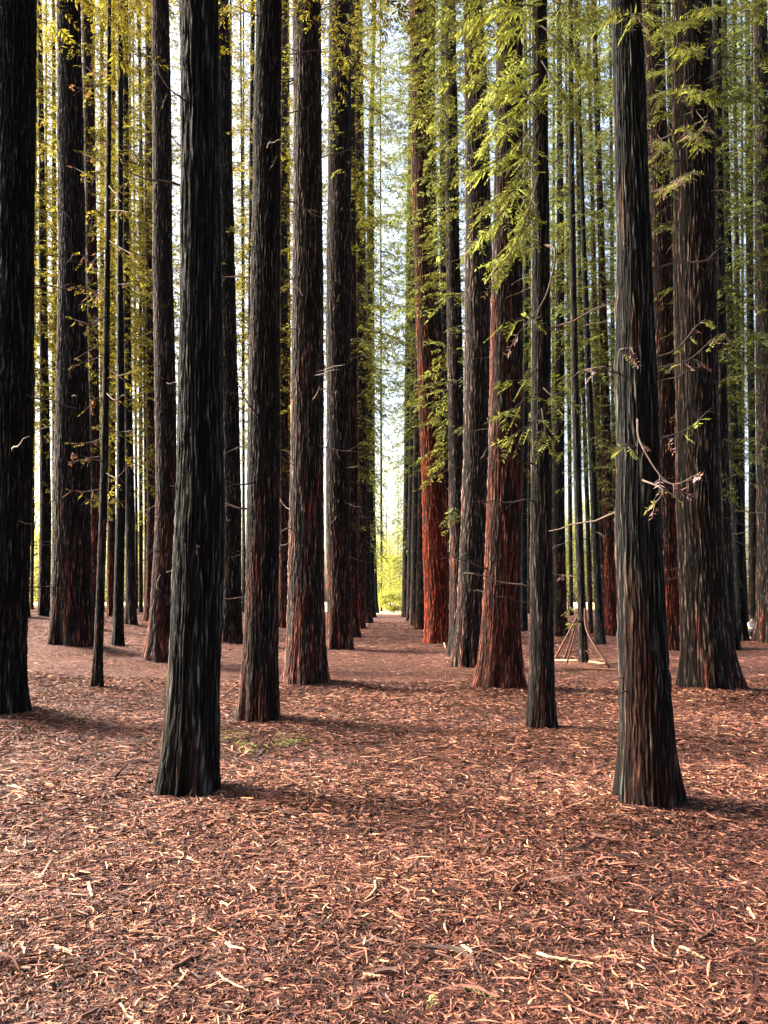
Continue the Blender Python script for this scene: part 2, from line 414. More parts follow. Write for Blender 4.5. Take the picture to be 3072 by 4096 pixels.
# key, base x, base y, base width, (centre, width) at rows 2048, 1024, 0, tint, redness, mound, dead branches, crown style, label
TREES = [
 ('A1', 10, 2850, 215, 44, 152, 52, 150, 62, 158, 'k', .45, .16, 5, 'high', "huge black trunk cut off by the left edge of the photo"),
 ('A2', 60, 2468, 110, 62, 95, 60, 80, 60, 70, 'd', .5, .05, 0, 'far', "redwood almost hidden behind the huge trunk at the left edge"),
 ('A3', 178, 2465, 50, 182, 44, 170, 27, 158, 17, 'd', .5, .08, 8, 'mossy', "slim far redwood just right of the black left-edge trunk, wrapped in yellow foliage"),
 ('A4', 290, 2585, 182, 288, 141, 288, 104, 274, 90, 'd', .58, .14, 12, 'high', "very broad redwood with a wide flared foot on a litter mound, far left"),
 ('A5', 385, 2520, 48, 381, 43, 365, 44, 347, 44, 'r', .62, .04, 6, 'mossy', "reddish redwood pressed against the right of the broad flared left one"),
 ('A6', 392, 2754, 50, 413, 31, 430, 21, 437, 14, 'd', .5, .02, 0, 'thin', "thin bent young redwood leaning right in front of the broad left trunk"),
 ('A7', 473, 2585, 50, 483, 36, 480, 22, 481, 19, 'k', .5, .03, 3, 'high', "slim straight black trunk between the thin bent tree and a wider far one"),
 ('A8', 526, 2500, 54, 520, 37, 504, 27, 502, 23, 'd', .5, .10, 4, 'mossy', "far redwood right behind the slim black trunk, standing on its own mound"),
 ('A9', 446, 2466, 34, 446, 32, 450, 22, 455, 16, 'r', .6, .02, 3, 'mossy', "dim red trunk seen between the thin bent tree and the slim black one"),
 ('B1', 592, 2475, 18, 585, 16, 574, 13, 550, 8, 'd', .4, .02, 2, 'far', "pole-thin far trunk leaning left beside the twin-looking pair left of centre"),
 ('B2', 600, 2483, 52, 606, 35, 594, 34, 595, 26, 'r', .6, .03, 10, 'mossy', "lighter far trunk half behind the knobbly redwood left of the nearest trunk"),
 ('B3', 645, 2645, 142, 666, 86, 650, 78, 641, 69, 'n', .60, .09, 14, 'high', "knobbly redwood with burl-like root foot just left of the nearest left trunk"),
 ('B4', 762, 3200, 252, 798, 190, 803, 162, 793, 155, 'k', .46, .03, 2, 'high', "nearest trunk on the left, broad and blue-black, wholly in front of the others"),
 ('B5', 922, 2576, 108, 925, 80, 902, 70, 884, 62, 'd', .55, .02, 10, 'side', "brown redwood peeping out from behind the right side of the nearest left trunk"),
 ('B6', 1000, 2500, 32, 1000, 22, 1003, 19, 1012, 18, 'd', .4, .02, 3, 'far', "narrow dark trunk mostly hidden behind the second trunk of the left path row"),
 ('B7', 981, 2452, 12, 975, 10, 970, 9, 962, 7, 'd', .4, .02, 2, 'far', "hair-thin far trunk in the yellow gap right of the nearest left trunk"),
 ('C1', 1040, 2893, 178, 1054, 128, 1061, 114, 1076, 102, 'd', .56, .03, 8, 'high', "second trunk of the left path row, dark with red streaks near its foot"),
 ('C2', 1136, 2511, 48, 1135, 42, 1133, 34, 1138, 26, 'r', .62, .02, 4, 'mossy', "red-brown trunk in the gap between the second and third trunks of the left path row"),
 ('C3', 1160, 2488, 30, 1157, 24, 1150, 18, 1145, 12, 'o', .7, .02, 2, 'far', "bright rusty sliver of trunk close behind the third trunk of the left path row"),
 ('C4', 1222, 2738, 196, 1226, 137, 1231, 120, 1227, 113, 'g', .56, .10, 12, 'high', "third trunk of the left path row, pale ridged left flank and red foot"),
 ('C5', 1360, 2601, 122, 1352, 96, 1356, 98, 1361, 88, 'n', .58, .06, 26, 'mid', "fourth trunk of the left path row, bristling with short dead twigs"),
 ('C6', 1403, 2548, 78, 1405, 54, 1402, 44, 1400, 36, 'r', .60, .04, 10, 'far', "fifth trunk of the left path row, mostly behind the fourth"),
 ('C7', 1432, 2515, 64, 1445, 50, 1434, 39, 1422, 27, 'r', .62, .04, 40, 'mossy', "sixth trunk of the left path row, fringed with many pale dead twigs"),
 ('C8', 1468, 2493, 50, 1462, 36, 1452, 24, 1440, 16, 'd', .56, .03, 10, 'far', "seventh trunk of the left path row, dark and near the end of the path"),
 ('C9', 1488, 2470, 34, 1481, 26, 1477, 26, 1500, 12, 'd', .5, .02, 2, 'mossy', "far trunk coated in yellow foliage at the left of the bright path gap"),
 ('C0', 1506, 2452, 24, 1495, 13, 1493, 10, 1490, 8, 'k', .4, .02, 0, 'far', "last thin dark trunk of the left path row by the bright path end"),
 ('D1', 1622, 2468, 36, 1629, 32, 1639, 31, 1650, 18, 'd', .54, .02, 2, 'mossy', "furthest trunk of the right path row, green with foliage along its left side"),
 ('D2', 1641, 2484, 36, 1646, 30, 1660, 25, 1672, 18, 'd', .54, .02, 0, 'far', "second furthest trunk of the right path row, squeezed behind its neighbours"),
 ('D3', 1656, 2503, 42, 1664, 34, 1680, 28, 1690, 20, 'n', .55, .03, 2, 'far', "ridged dark trunk just left of the leaning orange-red redwood"),
 ('D4', 1682, 2517, 50, 1692, 42, 1700, 36, 1712, 28, 'n', .55, .03, 0, 'far', "dark trunk hidden behind the leaning orange-red redwood"),
 ('D5', 1750, 2572, 120, 1738, 96, 1696, 82, 1671, 70, 'o', .78, .05, 6, 'mid', "leaning orange-red redwood with a bright rusty foot, right of the path"),
 ('D6', 1782, 2556, 84, 1782, 62, 1727, 50, 1720, 36, 'n', .58, .03, 12, 'mid', "dark brown leaning twin behind the orange-red redwood"),
 ('D7', 1806, 2540, 40, 1800, 30, 1771, 26, 1774, 18, 'd', .5, .02, 3, 'far', "narrow dark trunk between the orange-red leaner and the row behind it"),
 ('D8', 1838, 2628, 96, 1833, 72, 1812, 56, 1801, 42, 'n', .54, .03, 16, 'mossy', "ridged redwood with yellow tufts close left of the grey fourth right-row trunk"),
 ('D9', 1868, 2668, 124, 1897, 104, 1913, 106, 1893, 82, 'g', .52, .05, 8, 'mid', "grey finely ridged redwood behind the red-footed one right of the path"),
 ('E1', 1992, 2756, 194, 2018, 139, 2030, 123, 2041, 102, 'n', .70, .06, 8, 'mid', "stout redwood with a deep red right flank and dark knots, right of the path"),
 ('E2', 2094, 2522, 32, 2096, 26, 2108, 15, 2098, 12, 'k', .4, .02, 0, 'far', "thin black trunk just right of the stout red-flanked redwood"),
 ('E3', 2163, 2925, 126, 2165, 86, 2163, 68, 2158, 58, 'd', .5, .02, 5, 'high', "slender straight second trunk of the right path row with pinkish left edge"),
 ('E4', 2243, 2548, 54, 2235, 46, 2242, 29, 2236, 17, 'd', .56, .02, 5, 'far', "dark far trunk right of the slender straight right-row trunk"),
 ('E5', 2333, 2656, 44, 2314, 31, 2291, 25, 2283, 18, 'd', .46, .02, 8, 'thin', "thin dark tree with propped sticks leaning against its foot"),
 ('E6', 2362, 2536, 22, 2350, 18, 2318, 14, 2300, 10, 'n', .5, .02, 4, 'far', "far thin trunk with pale twigs right behind the tree with propped sticks"),
 ('E7', 2400, 2578, 48, 2378, 29, 2337, 19, 2306, 12, 'k', .44, .02, 3, 'far', "dark trunk leaning left between the stick-propped tree and a red one"),
 ('E8', 2444, 2544, 56, 2432, 42, 2407, 27, 2374, 18, 'r', .66, .02, 10, 'mossy', "knobbly red far trunk just left of the nearest right trunk"),
 ('E9', 2424, 2526, 30, 2402, 24, 2376, 18, 2350, 12, 'r', .55, .02, 4, 'far', "faint brown trunk behind the knobbly red one left of the nearest right trunk"),
 ('F1', 2579, 3237, 254, 2553, 172, 2536, 136, 2503, 117, 'k', .56, .03, 4, 'high', "nearest trunk on the right, tall and blue-black with a red left flank"),
 ('F2', 2675, 2605, 104, 2660, 90, 2642, 92, 2605, 82, 'r', .64, .03, 10, 'mid', "dark red trunk between the nearest right trunk and the flared one behind"),
 ('F3', 2692, 2562, 30, 2692, 25, 2690, 24, 2672, 20, 'n', .5, .02, 14, 'far', "narrow lit trunk with ladder-like dead twigs left of the flared right trunk"),
 ('F4', 2828, 2768, 245, 2795, 168, 2781, 158, 2770, 143, 'n', .50, .11, 12, 'mid', "broad redwood with flared foot behind the nearest right trunk, brown-lit left flank"),
 ('F5', 2915, 2605, 82, 2892, 56, 2876, 45, 2868, 30, 'd', .46, .03, 12, 'mossy', "dark trunk pressed against the right of the flared right redwood"),
 ('F6', 2958, 2572, 66, 2942, 46, 2912, 29, 2895, 20, 'k', .42, .02, 10, 'far', "black trunk leaning left beside the bright gap at the right"),
 ('F7', 2984, 2545, 22, 2967, 18, 2950, 16, 2935, 10, 'd', .44, .02, 3, 'far', "thin trunk just behind the black left-leaning one at the right"),
 ('F8', 3014, 2542, 34, 3012, 27, 2998, 27, 2990, 18, 'd', .48, .02, 3, 'far', "slim dark trunk directly left of the trunk cut by the right edge"),
 ('F9', 3078, 2572, 124, 3078, 94, 3062, 76, 3040, 46, 'n', .5, .03, 8, 'low', "lit brown trunk cut off by the right edge of the photo"),
]
FAR = [  # thin trees further back seen in the gaps: x, base y, width, x at top
 (128, 2440, 13, 150, "pale thin leaning pole of a tree in the leftmost bright gap"),
 (222, 2452, 24, 214, "far trunk showing as a thin strip left of the broad flared left redwood"),
 (410, 2446, 18, 405, "far stem in the bright slit right of the reddish left redwood"),
 (564, 2450, 16, 560, "far stem in the bright gap left of the knobbly redwood"),
 (548, 2438, 11, 532, "faint stem left of another in the gap before the knobbly redwood"),
 (1112, 2450, 14, 1148, "far stem behind the second left-row trunk, top showing right of it"),
 (1526, 2446, 9, 1521, "spindly stem near the left side of the bright path end"),
 (2116, 2455, 15, 2120, "far stem in the white slit left of the slender right-row trunk"),
 (2212, 2460, 16, 2216, "far stem hugging the right edge of the slender right-row trunk"),
 (2284, 2462, 17, 2262, "far brown stem left of the tree with propped sticks"),
 (2388, 2455, 14, 2356, "far stem between the two left-leaning trunks on the right"),
 (2460, 2458, 20, 2440, "far stem at the left edge of the nearest right trunk"),
 (2975, 2452, 13, 2966, "far stem in the bright gap near the right edge"),
 (3000, 2460, 15, 3010, "mossy far stem in the bright gap beside the right-edge trunk"),
]

# ------------------------------------------------------------------ foliage templates
def make_bough(L, ntw, twl, nf, fl, fw, seed, droop=0.22, wood=0.012, up=0.10):
    """a bough along +X: arrays of vertices, quads, material (0 leaf, 1 wood), tone"""
    r = np.random.default_rng(seed)
    mb = MB()
    s = np.linspace(0, 1, 9)
    side = r.normal(0, 0.05)
    P = np.stack([L * s, L * (side * s * s + 0.015 * np.sin(s * 9 + seed)), L * (up * s - droop * s * s * 1.6)], 1)
    tube(mb, P, wood * (1 - 0.85 * s), 4, 1, 0.25)
    for k in range(ntw):
        t = 0.14 + 0.86 * (k + r.uniform(0, 0.9)) / ntw
        t = min(t, 1.0)
        p = np.array([np.interp(t, s, P[:, i]) for i in range(3)])
        sgn = 1 if k % 2 else -1
        a = sgn * r.uniform(0.55, 1.15) if t < 0.97 else r.uniform(-.2, .2)
        ln = twl * r.uniform(0.55, 1.2) * (1.15 - 0.55 * t)
        dz = r.uniform(-0.55, 0.05)
        d = np.array([math.cos(a), math.sin(a), dz]); d /= np.linalg.norm(d)
        end = p + d * ln + np.array([0, 0, -0.18 * ln])
        midp = p + d * ln * 0.5
        tp = smooth_path([p, midp, end], 4)
        tube(mb, tp, wood * 0.35 * np.linspace(1, 0.4, 4), 3, 1, 0.3)
        tone0 = np.clip(r.normal(0.5, 0.2), 0.05, 0.95)
        pl = np.cross(d, [0, 0, 1]); pl /= np.linalg.norm(pl)
        for j in range(nf):
            u = 0.12 + 0.88 * (j + 0.5 * r.random()) / nf
            q = tp[0] * (1 - u) + tp[-1] * u + (midp - (p + end) / 2) * 4 * u * (1 - u)
            for sg in (-1, 1):
                if r.random() < 0.12: continue
                fd = d * r.uniform(0.5, 0.9) + pl * sg * r.uniform(0.5, 1.0) + np.array([0, 0, r.uniform(-0.55, 0.15)])
                fd /= np.linalg.norm(fd)
                w_ = np.cross(fd, [r.normal(0, .35), r.normal(0, .35), 1]); w_ /= np.linalg.norm(w_) + 1e-9
                l_ = fl * r.uniform(0.6, 1.25) * (1.1 - 0.5 * u); w2 = fw * r.uniform(0.7, 1.2) / 2
                mb.add([q, q + fd * l_ * 0.45 + w_ * w2, q + fd * l_, q + fd * l_ * 0.45 - w_ * w2], [[0, 1, 2, 3]], 0,
                       float(np.clip(tone0 + r.normal(0, 0.12), 0, 1)))
    return np.concatenate(mb.v), np.concatenate(mb.q), np.concatenate(mb.m), np.concatenate(mb.a)

BOUGH = {
 'near': [make_bough(2.0, 15, 0.50, 8, 0.10, 0.020, 10 + i) for i in range(4)],
 'mid': [make_bough(2.2, 14, 0.60, 7, 0.14, 0.034, 30 + i) for i in range(4)],
 'far': [make_bough(2.6, 12, 0.75, 6, 0.22, 0.060, 50 + i) for i in range(4)],
 'tuft': [make_bough(0.7, 6, 0.34, 5, 0.13, 0.036, 70 + i, 0.35, 0.006) for i in range(4)],
 'farst': [make_bough(3.0, 10, 0.95, 5, 0.34, 0.10, 90 + i) for i in range(3)],
}

def place(mb, tpl, pos, az, pitch, s, r, dt=0.0):
    v, q, m, a = tpl
    ca, sa, cp, sp_ = math.cos(az), math.sin(az), math.cos(pitch), math.sin(pitch)
    roll = r.normal(0, 0.25)
    cr_, sr = math.cos(roll), math.sin(roll)
    Rr = np.array([[1, 0, 0], [0, cr_, -sr], [0, sr, cr_]])
    Rp = np.array([[cp, 0, -sp_], [0, 1, 0], [sp_, 0, cp]])
    Rz = np.array([[ca, -sa, 0], [sa, ca, 0], [0, 0, 1]])
    w = (v * s) @ (Rz @ Rp @ Rr).T + pos
    mb.add(w, q, m, np.clip(a + dt, 0, 1))

# ------------------------------------------------------------------ building a tree
class Tree: pass

def setup_tree(key, bx, by, wb, rows, mound):
    t = Tree()
    p = hit(bx, by, mound)
    rb = 0.5 * wb * p[1] / F
    Y = p[1] + rb * 0.9
    t.key = key; t.Y = Y
    x0 = (bx - CX) / F * Y
    g = float(terrain(x0, Y))
    t.base = np.array([x0, Y, g + mound])
    zs, xs, rs = [], [], []
    for (c, w, py) in rows:
        q = at_y(c, py, Y)
        zs.append(q[2] - t.base[2]); xs.append(q[0] - x0); rs.append(0.5 * w * Y / F)
    t.zs, t.xs, t.rs = np.array(zs), np.array(xs), np.array(rs)
    t.rb = rb
    zall = np.concatenate([[0], t.zs]); xall = np.concatenate([[0], t.xs])
    t.poly = np.polyfit(zall, xall, 2)
    t.res = xall - np.polyval(t.poly, zall)
    t.zall = zall
    t.ztop = t.zs[-1]
    t.H = max(t.ztop * 1.15, 27 + (hash_int(key) % 100) * 0.06)
    MOUNDS.append((x0, Y, rb * 0.9, mound, 0.28 + rb * 0.6))
    return t

def hash_int(s):
    h = 7
    for c in s: h = (h * 131 + ord(c)) % 1000003
    return h

def axis(t, z):
    z = np.asarray(z, float)
    zc = np.minimum(z, t.ztop)
    x = np.polyval(t.poly, zc) + np.interp(zc, t.zall, t.res)
    sl = np.polyval(np.polyder(t.poly), t.ztop)
    x = x + np.clip(z - t.ztop, 0, None) * np.clip(sl, -0.06, 0.06)
    return x

def radius(t, z):
    z = np.asarray(z, float)
    zz = np.concatenate([t.zs, [max(t.H, t.ztop + 1)]]); rr = np.concatenate([t.rs, [0.03]])
    slope = (t.rs[0] - t.rs[1]) / max(t.zs[1] - t.zs[0], 0.5)
    low = t.rs[0] + np.clip(t.zs[0] - z, 0, None) * slope * 0.6
    lin = np.where(z < t.zs[0], low, np.interp(z, zz, rr))
    r0 = t.rs[0] + t.zs[0] * slope * 0.6
    fl = max(t.rb - r0, 0.0)
    return lin + fl * np.exp(-np.clip(z, -0.1, None) / (0.30 + 0.9 * t.rb))

def trunk_mesh(t, px_w, knots):
    r = np.random.default_rng(hash_int(t.key))
    wr = px_w / 4
    nth = int(np.clip(wr * 5.5, 16, 330))
    pix = t.Y / (F / 4)
    dz = max(0.02, pix * 1.8)
    zv = np.arange(-0.25, t.ztop + 0.8, dz)
    zh = np.linspace(t.ztop + 0.8, t.H, 14)[1:]
    z = np.concatenate([zv, zh]); n = len(z)
    th = np.arange(nth) / nth
    U, Z = np.meshgrid(th, z, indexing='xy')              # rows = z
    rad = radius(t, z)[:, None] * np.ones(nth)
    u0, v0 = r.random(), r.random()
    C = 2 * np.pi * np.median(t.rs)
    vz = Z / BZ * math.sqrt(BX / max(C, 0.5))
    reps = 2 if C > 1.1 else 1
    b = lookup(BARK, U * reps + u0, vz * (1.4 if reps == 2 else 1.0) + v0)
    lump = lookup(LUMP, U + u0, vz * 0.6 + v0)
    amp = min(0.042, 0.085 * np.median(t.rs) + 0.006)
    rad = rad + amp * (b - 0.55) + 0.022 * np.median(t.rs) * lump
    # root buttresses
    lob = sum(r.uniform(0.3, 1) * np.cos(2 * np.pi * (k * U + r.random())) for k in (3, 4, 5, 7, 9))
    rad = rad + t.rb * 0.10 * lob * np.exp(-np.clip(Z, 0, None) / (0.25 + t.rb * .6))
    for _ in range(knots):
        ku, kz = r.random(), r.uniform(0.8, max(1.2, t.ztop))
        du = ((U - ku + 0.5) % 1 - 0.5) * C
        rr = np.hypot(du, (Z - kz) * 1.5) / (0.05 + 0.07 * r.random() * np.median(t.rs) / 0.25)
        rad = rad + amp * 0.9 * (np.exp(-rr ** 2) - 0.8 * np.exp(-(rr * 2.6) ** 2))
    ax = axis(t, z)[:, None]
    a = U * 2 * np.pi
    v = np.stack([ax + rad * np.cos(a), rad * np.sin(a) * np.ones_like(Z), Z], -1).reshape(-1, 3)
    i = np.arange(n - 1)[:, None] * nth; j = np.arange(nth)[None]; k = (j + 1) % nth
    q = np.stack([i + j, i + k, i + nth + k, i + nth + j], -1).reshape(-1, 4)
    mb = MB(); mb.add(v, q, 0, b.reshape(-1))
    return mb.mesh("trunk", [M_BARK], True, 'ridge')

CROWN = {  # style: kind, count, first height (fraction of visible height), length factor
 'high': ('mid', 100, 1.02, 1.25),
 'side': ('mid', 44, 0.55, 0.5),
 'mid': ('mid', 90, 0.70, 0.85),
 'far': ('far', 125, 0.24, 0.85),
 'low': ('mid', 110, 0.45, 1.0),
 'mossy': ('far', 130, 0.28, 0.80),
 'thin': ('mid', 26, 0.6, 0.5),
}

def crown_mesh(t, style, green):
    r = np.random.default_rng(hash_int(t.key) + 5)
    kind, n, f0, lf = CROWN[style]
    if style != 'high': kind = 'near' if t.Y < 15 else 'mid' if t.Y < 32 else 'far' if t.Y < 58 else 'farst'
    mb = MB()
    h0 = f0 * t.ztop; h1 = t.H * 0.985
    if style == 'high': h0 = max(h0, 7.5)
    for i in range(n):
        h = h0 + (h1 - h0) * ((i + r.random()) / n) ** 1.15
        az = i * 2.4 + r.normal(0, 0.5)
        f = (h - h0) / (h1 - h0)
        s = lf * r.uniform(0.6, 1.15) * (0.55 + 1.0 * min(f * 4, 1)) * (1 - 0.62 * f)
        pitch = r.uniform(-0.35, 0.12) + 0.35 * f
        rd = float(radius(t, h)) * 0.8
        pos = np.array([float(axis(t, h)) + rd * math.cos(az), rd * math.sin(az), h])
        place(mb, BOUGH[kind][r.integers(len(BOUGH[kind]))], pos, az, pitch, s, r, r.normal(0, 0.1))
    if style == 'mossy':
        tz = min(t.ztop, 26)
        for i in range(150):
            h = r.uniform(0.14, 1.0) ** 0.8 * tz
            az = r.uniform(0, 2 * np.pi)
            rd = float(radius(t, h)) * 0.9
            pos = np.array([float(axis(t, h)) + rd * math.cos(az), rd * math.sin(az), h])
            place(mb, BOUGH['tuft'][r.integers(4)], pos, az, r.uniform(-0.7, 0.2), r.uniform(0.6, 1.3) * (0.6 + t.Y / 50), r, r.normal(0, 0.1))
    return mb.mesh("crown", [M_LEAF, M_TWIG])

# dead branch templates (shared meshes)
def dead_mesh(seed):
    r = np.random.default_rng(seed)
    mb = MB()
    L = 1.0
    s = np.linspace(0, 1, 7)
    c = r.uniform(-0.25, 0.25)
    P = np.stack([s * L, c * s * s, r.uniform(-.25, .35) * s * s - 0.12 * s + 0.02 * np.sin(s * 11 + seed)], 1)
    tube(mb, P, 0.017 * (1 - 0.75 * s), 5, 0, r.uniform(0.45, 0.8))
    for k in range(r.integers(0, 4)):
        t_ = r.uniform(0.3, 0.9)
        p = np.array([np.interp(t_, s, P[:, i]) for i in range(3)])
        e = p + np.array([r.uniform(.1, .3), r.choice([-1, 1]) * r.uniform(.1, .3), r.uniform(-.12, .12)])
        tube(mb, smooth_path([p, (p + e) / 2 + [0, 0, .02], e], 4), [.006, .005, .004, .002], 3, 0, 0.6)
    return mb.mesh("dead_branch", [M_TWIG], True)
DEAD = [dead_mesh(200 + i) for i in range(8)]

GROUP = "redwoods of the plantation"
T = {}
specs = []
for row in TREES:
    (key, bx, by, wb, mc, mw, uc, uw, tc_, tw, tint, red, mound, nd, style, lab) = row
    T[key] = setup_tree(key, bx, by, wb, [(mc, mw, 2048), (uc, uw, 1024), (tc_, tw, 0)], mound)
    specs.append((key, mw, tint, red, nd, style, lab))
for i, (bx, by, w, tx, lab) in enumerate(FAR):
    key = "Z%d" % i
    T[key] = setup_tree(key, bx, by, w * 1.2, [(bx + (tx - bx) * .16, w, 2048), (bx + (tx - bx) * .58, w * .8, 1024), (tx, w * .55, 0)], 0.02)
    specs.append((key, w, 'f', 0.55, 0, 'far', lab))

for i, x in enumerate(list(range(-60, 1480, 58)) + list(range(1660, 3140, 105))):
    key = "Y%d" % i
    jx = x + (hash_int(key) % 30) - 15
    near_tr = min(TREES, key=lambda q: abs(q[4] - jx))            # stand behind a nearer trunk
    if abs(near_tr[4] - jx) < 60: jx = near_tr[4] + (hash_int(key) % 9) - 4
    w = 12 + hash_int(key) % 6
    T[key] = setup_tree(key, jx, 2441 + hash_int(key) % 14, w * 1.2, [(jx, w, 2048), (jx, w * .8, 1024), (jx, w * .5, 0)], 0.02)
    specs.append((key, w, 'f', .5, 0, 'far', "far redwood of the background stand, its trunk lost behind nearer trunks"))
GREENS = {}
def leaf_tint(t, key):
    px = CX + F * t.base[0] / t.Y
    r = np.random.default_rng(hash_int(key) + 9)
    g = np.clip((px - 1150) / 500, 0, 1)                  # the left stand is yellower, the right and far ones greener
    if 1480 < px < 1660: g = 1.15
    j = r.uniform(0.88, 1.12)
    return (j * (0.92 - 0.14 * g), j * (0.96 + 0.06 * g), j * (1.6 + 0.9 * g), 1)

for key, mw, tint, red, nd, style, lab in specs:
    t = T[key]
    e = empty("redwood_tree", t.base, lab, "tree", "redwoods of the background stand" if key[0] == 'Y' else GROUP)
    t.obj = e
    c = TINT[tint]
    big = mw > 60
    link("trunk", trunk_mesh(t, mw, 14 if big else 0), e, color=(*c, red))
    t.leaf = leaf_tint(t, key)
    link("crown", crown_mesh(t, style, 0), e, color=t.leaf)
    r = np.random.default_rng(hash_int(key) + 3)
    for i in range(int(nd * 1.8)):
        h = r.uniform(0.12, 0.98) * min(t.ztop, 22)
        az = r.choice([r.normal(0, .6), r.normal(np.pi, .6), r.normal(-np.pi / 2, .9)])
        rd = float(radius(t, h)) * 0.85
        o = link("dead_branch", DEAD[r.integers(8)], e,
                 (float(axis(t, h)) + rd * math.cos(az), rd * math.sin(az), h))
        o.rotation_euler = (r.normal(0, .6), r.uniform(-.35, .35), az)
        s = r.uniform(0.3, 0.95) * (0.7 if t.Y < 9 else 1.0)
        o.scale = (s, s, s * 1.0)

# plantation goes on round the viewer: unseen trees added to shade trunks and ground
class Bare: pass
for i, (x, y) in enumerate([(-1.9, -3.6), (2.2, -3.2), (-2.0, -8.5), (2.1, -8.0), (-6.2, -2.0), (6.3, -1.2), (-6.0, -7.5), (6.6, -6.5), (6.4, 3.6),
                            (10.8, 6.0), (10.6, 0.5), (-10.5, -3.0), (0.2, -13.0), (-4.5, -13.0), (5.0, -12.5), (10.5, -8.0), (15.0, 4.0), (15.5, 10.5)]):
    t = Bare(); t.key = "X%d" % i; t.Y = 30.0; t.base = np.array([x, y, 0.0]); t.rb = 0.42
    t.zs = np.array([1.5, 8.0, 14.0]); t.xs = np.zeros(3); t.rs = np.array([.30, .26, .22])
    t.poly = np.zeros(3); t.zall = np.array([0, 1.5, 8, 14.0]); t.res = np.zeros(4); t.ztop = 14.0; t.H = 29.0
    T[t.key] = t
    e = empty("redwood_tree", t.base, "redwood standing beside or behind the viewer, unseen, added for shade", "tree", "unseen redwoods added round the viewer")
    link("trunk", trunk_mesh(t, 40, 0), e, color=(*TINT['d'], .5))
    CROWN['round'] = ('far', 120, 0.55, 1.25)
    link("crown", crown_mesh(t, 'round', 0), e, color=(.9, 1.0, 1.6, 1))

# ------------------------------------------------------------------ ground sheet
def axis_steps(segs):
    out = [segs[0][0]]
    for a, b, st in segs:
        n = max(1, int(round((b - a) / st)))
        out += list(np.linspace(a, b, n + 1)[1:])
    return np.array(out)
gx = axis_steps([(-600, -150, 60), (-150, -40, 8), (-40, -12, 0.8), (-12, 12, 0.12), (12, 40, 0.8), (40, 150, 8), (150, 600, 60)])
gy = axis_steps([(-60, -4, 6), (-4, 2, 0.5), (2, 16, 0.10), (16, 36, 0.25), (36, 130, 1.5), (130, 300, 20), (300, 1500, 120)])
GX, GY = np.meshgrid(gx, gy, indexing='xy')
GZ = ground(GX, GY)
nx_, ny_ = len(gx), len(gy)
i = np.arange(ny_ - 1)[:, None] * nx_; j = np.arange(nx_ - 1)[None]
q = np.stack([i + j, i + j + 1, i + nx_ + j + 1, i + nx_ + j], -1).reshape(-1, 4)
mb = MB(); mb.add(np.stack([GX, GY, GZ], -1).reshape(-1, 3), q)
tag(link("ground", mb.mesh("ground", [M_GROUND], True)), None, None, kind="structure")

# ------------------------------------------------------------------ leaf and bark litter (nobody could count it)
def strips(n, y0, y1, Lm, asp, seed, segs, lift):
    r = np.random.default_rng(seed)
    y = np.sqrt(r.uniform(y0 * y0, y1 * y1, n))
    x = r.uniform(-1, 1, n) * (0.50 * y + 1.2)
    z = ground(x, y)
    keep = np.ones(n, bool)
    for t in T.values():
        if t.Y < 45:
            keep &= np.hypot(x - t.base[0], y - t.base[1]) > t.rb * 0.9
    x, y, z = x[keep], y[keep], z[keep]; n = len(x)
    sc = (y / y0) ** 0.35
    L = Lm * np.exp(r.normal(0, 0.45, n)) * sc
    W = L * asp * np.exp(r.normal(0, 0.4, n))
    W = np.minimum(W, 0.0075 * sc * max(1.0, Lm / 0.05))
    a = r.uniform(0, np.pi, n)
    bend = r.normal(0, 0.40, n)
    tilt = r.normal(0, 0.16, n); roll = r.normal(0, 0.45, n)
    s = np.linspace(-0.5, 0.5, segs + 1)
    prof = np.sqrt(np.clip(1.02 - (2 * s) ** 2 * 0.85, 0.06, 1))
    dx, dy = np.cos(a), np.sin(a)
    px_, py_ = -dy, dx
    V = np.empty((n, segs + 1, 2, 3), np.float32)
    h = z + lift * r.random(n) ** 1.5 + 0.002
    arch = np.abs(r.normal(0, 0.10, n))
    for k, sv in enumerate(s):
        cx_ = x + dx * L * sv + px_ * L * bend * (sv * sv * 4 - .5) * .5
        cy_ = y + dy * L * sv + py_ * L * bend * (sv * sv * 4 - .5) * .5
        cz = h + L * sv * np.sin(tilt) + L * arch * (0.25 - sv * sv)
        for m_, sg in enumerate((-0.5, 0.5)):
            w = W * prof[k] * sg
            V[:, k, m_, 0] = cx_ + px_ * w * np.cos(roll)
            V[:, k, m_, 1] = cy_ + py_ * w * np.cos(roll)
            V[:, k, m_, 2] = cz + w * np.sin(roll)
    nv = (segs + 1) * 2
    o = np.arange(n)[:, None] * nv
    kk = np.arange(segs)[None] * 2
    Q = np.stack([o + kk, o + kk + 1, o + kk + 3, o + kk + 2], -1).reshape(-1, 4)
    patch = lookup(GROUND_N, x / 32, y / 32)
    tone = np.clip(r.beta(1.5, 1.7, n) + 0.05 * patch, 0, 1)
    return V.reshape(-1, 3), Q, np.repeat(tone, nv)

mb = MB()
for args in ((480000, 2.3, 7.0, 0.036, 0.095, 1, 3, 0.016), (9000, 2.3, 9.0, 0.10, 0.05, 2, 3, 0.02), (340000, 6.5, 15.0, 0.055, 0.11, 4, 2, 0.018),
             (260000, 14.0, 60.0, 0.11, 0.15, 5, 1, 0.02)):
    v, q, a = strips(*args)
    mb.add(v, q, 0, a)
tag(link("leaf_litter", mb.mesh("leaf_litter", [M_LITTER])), None, None, kind="stuff")

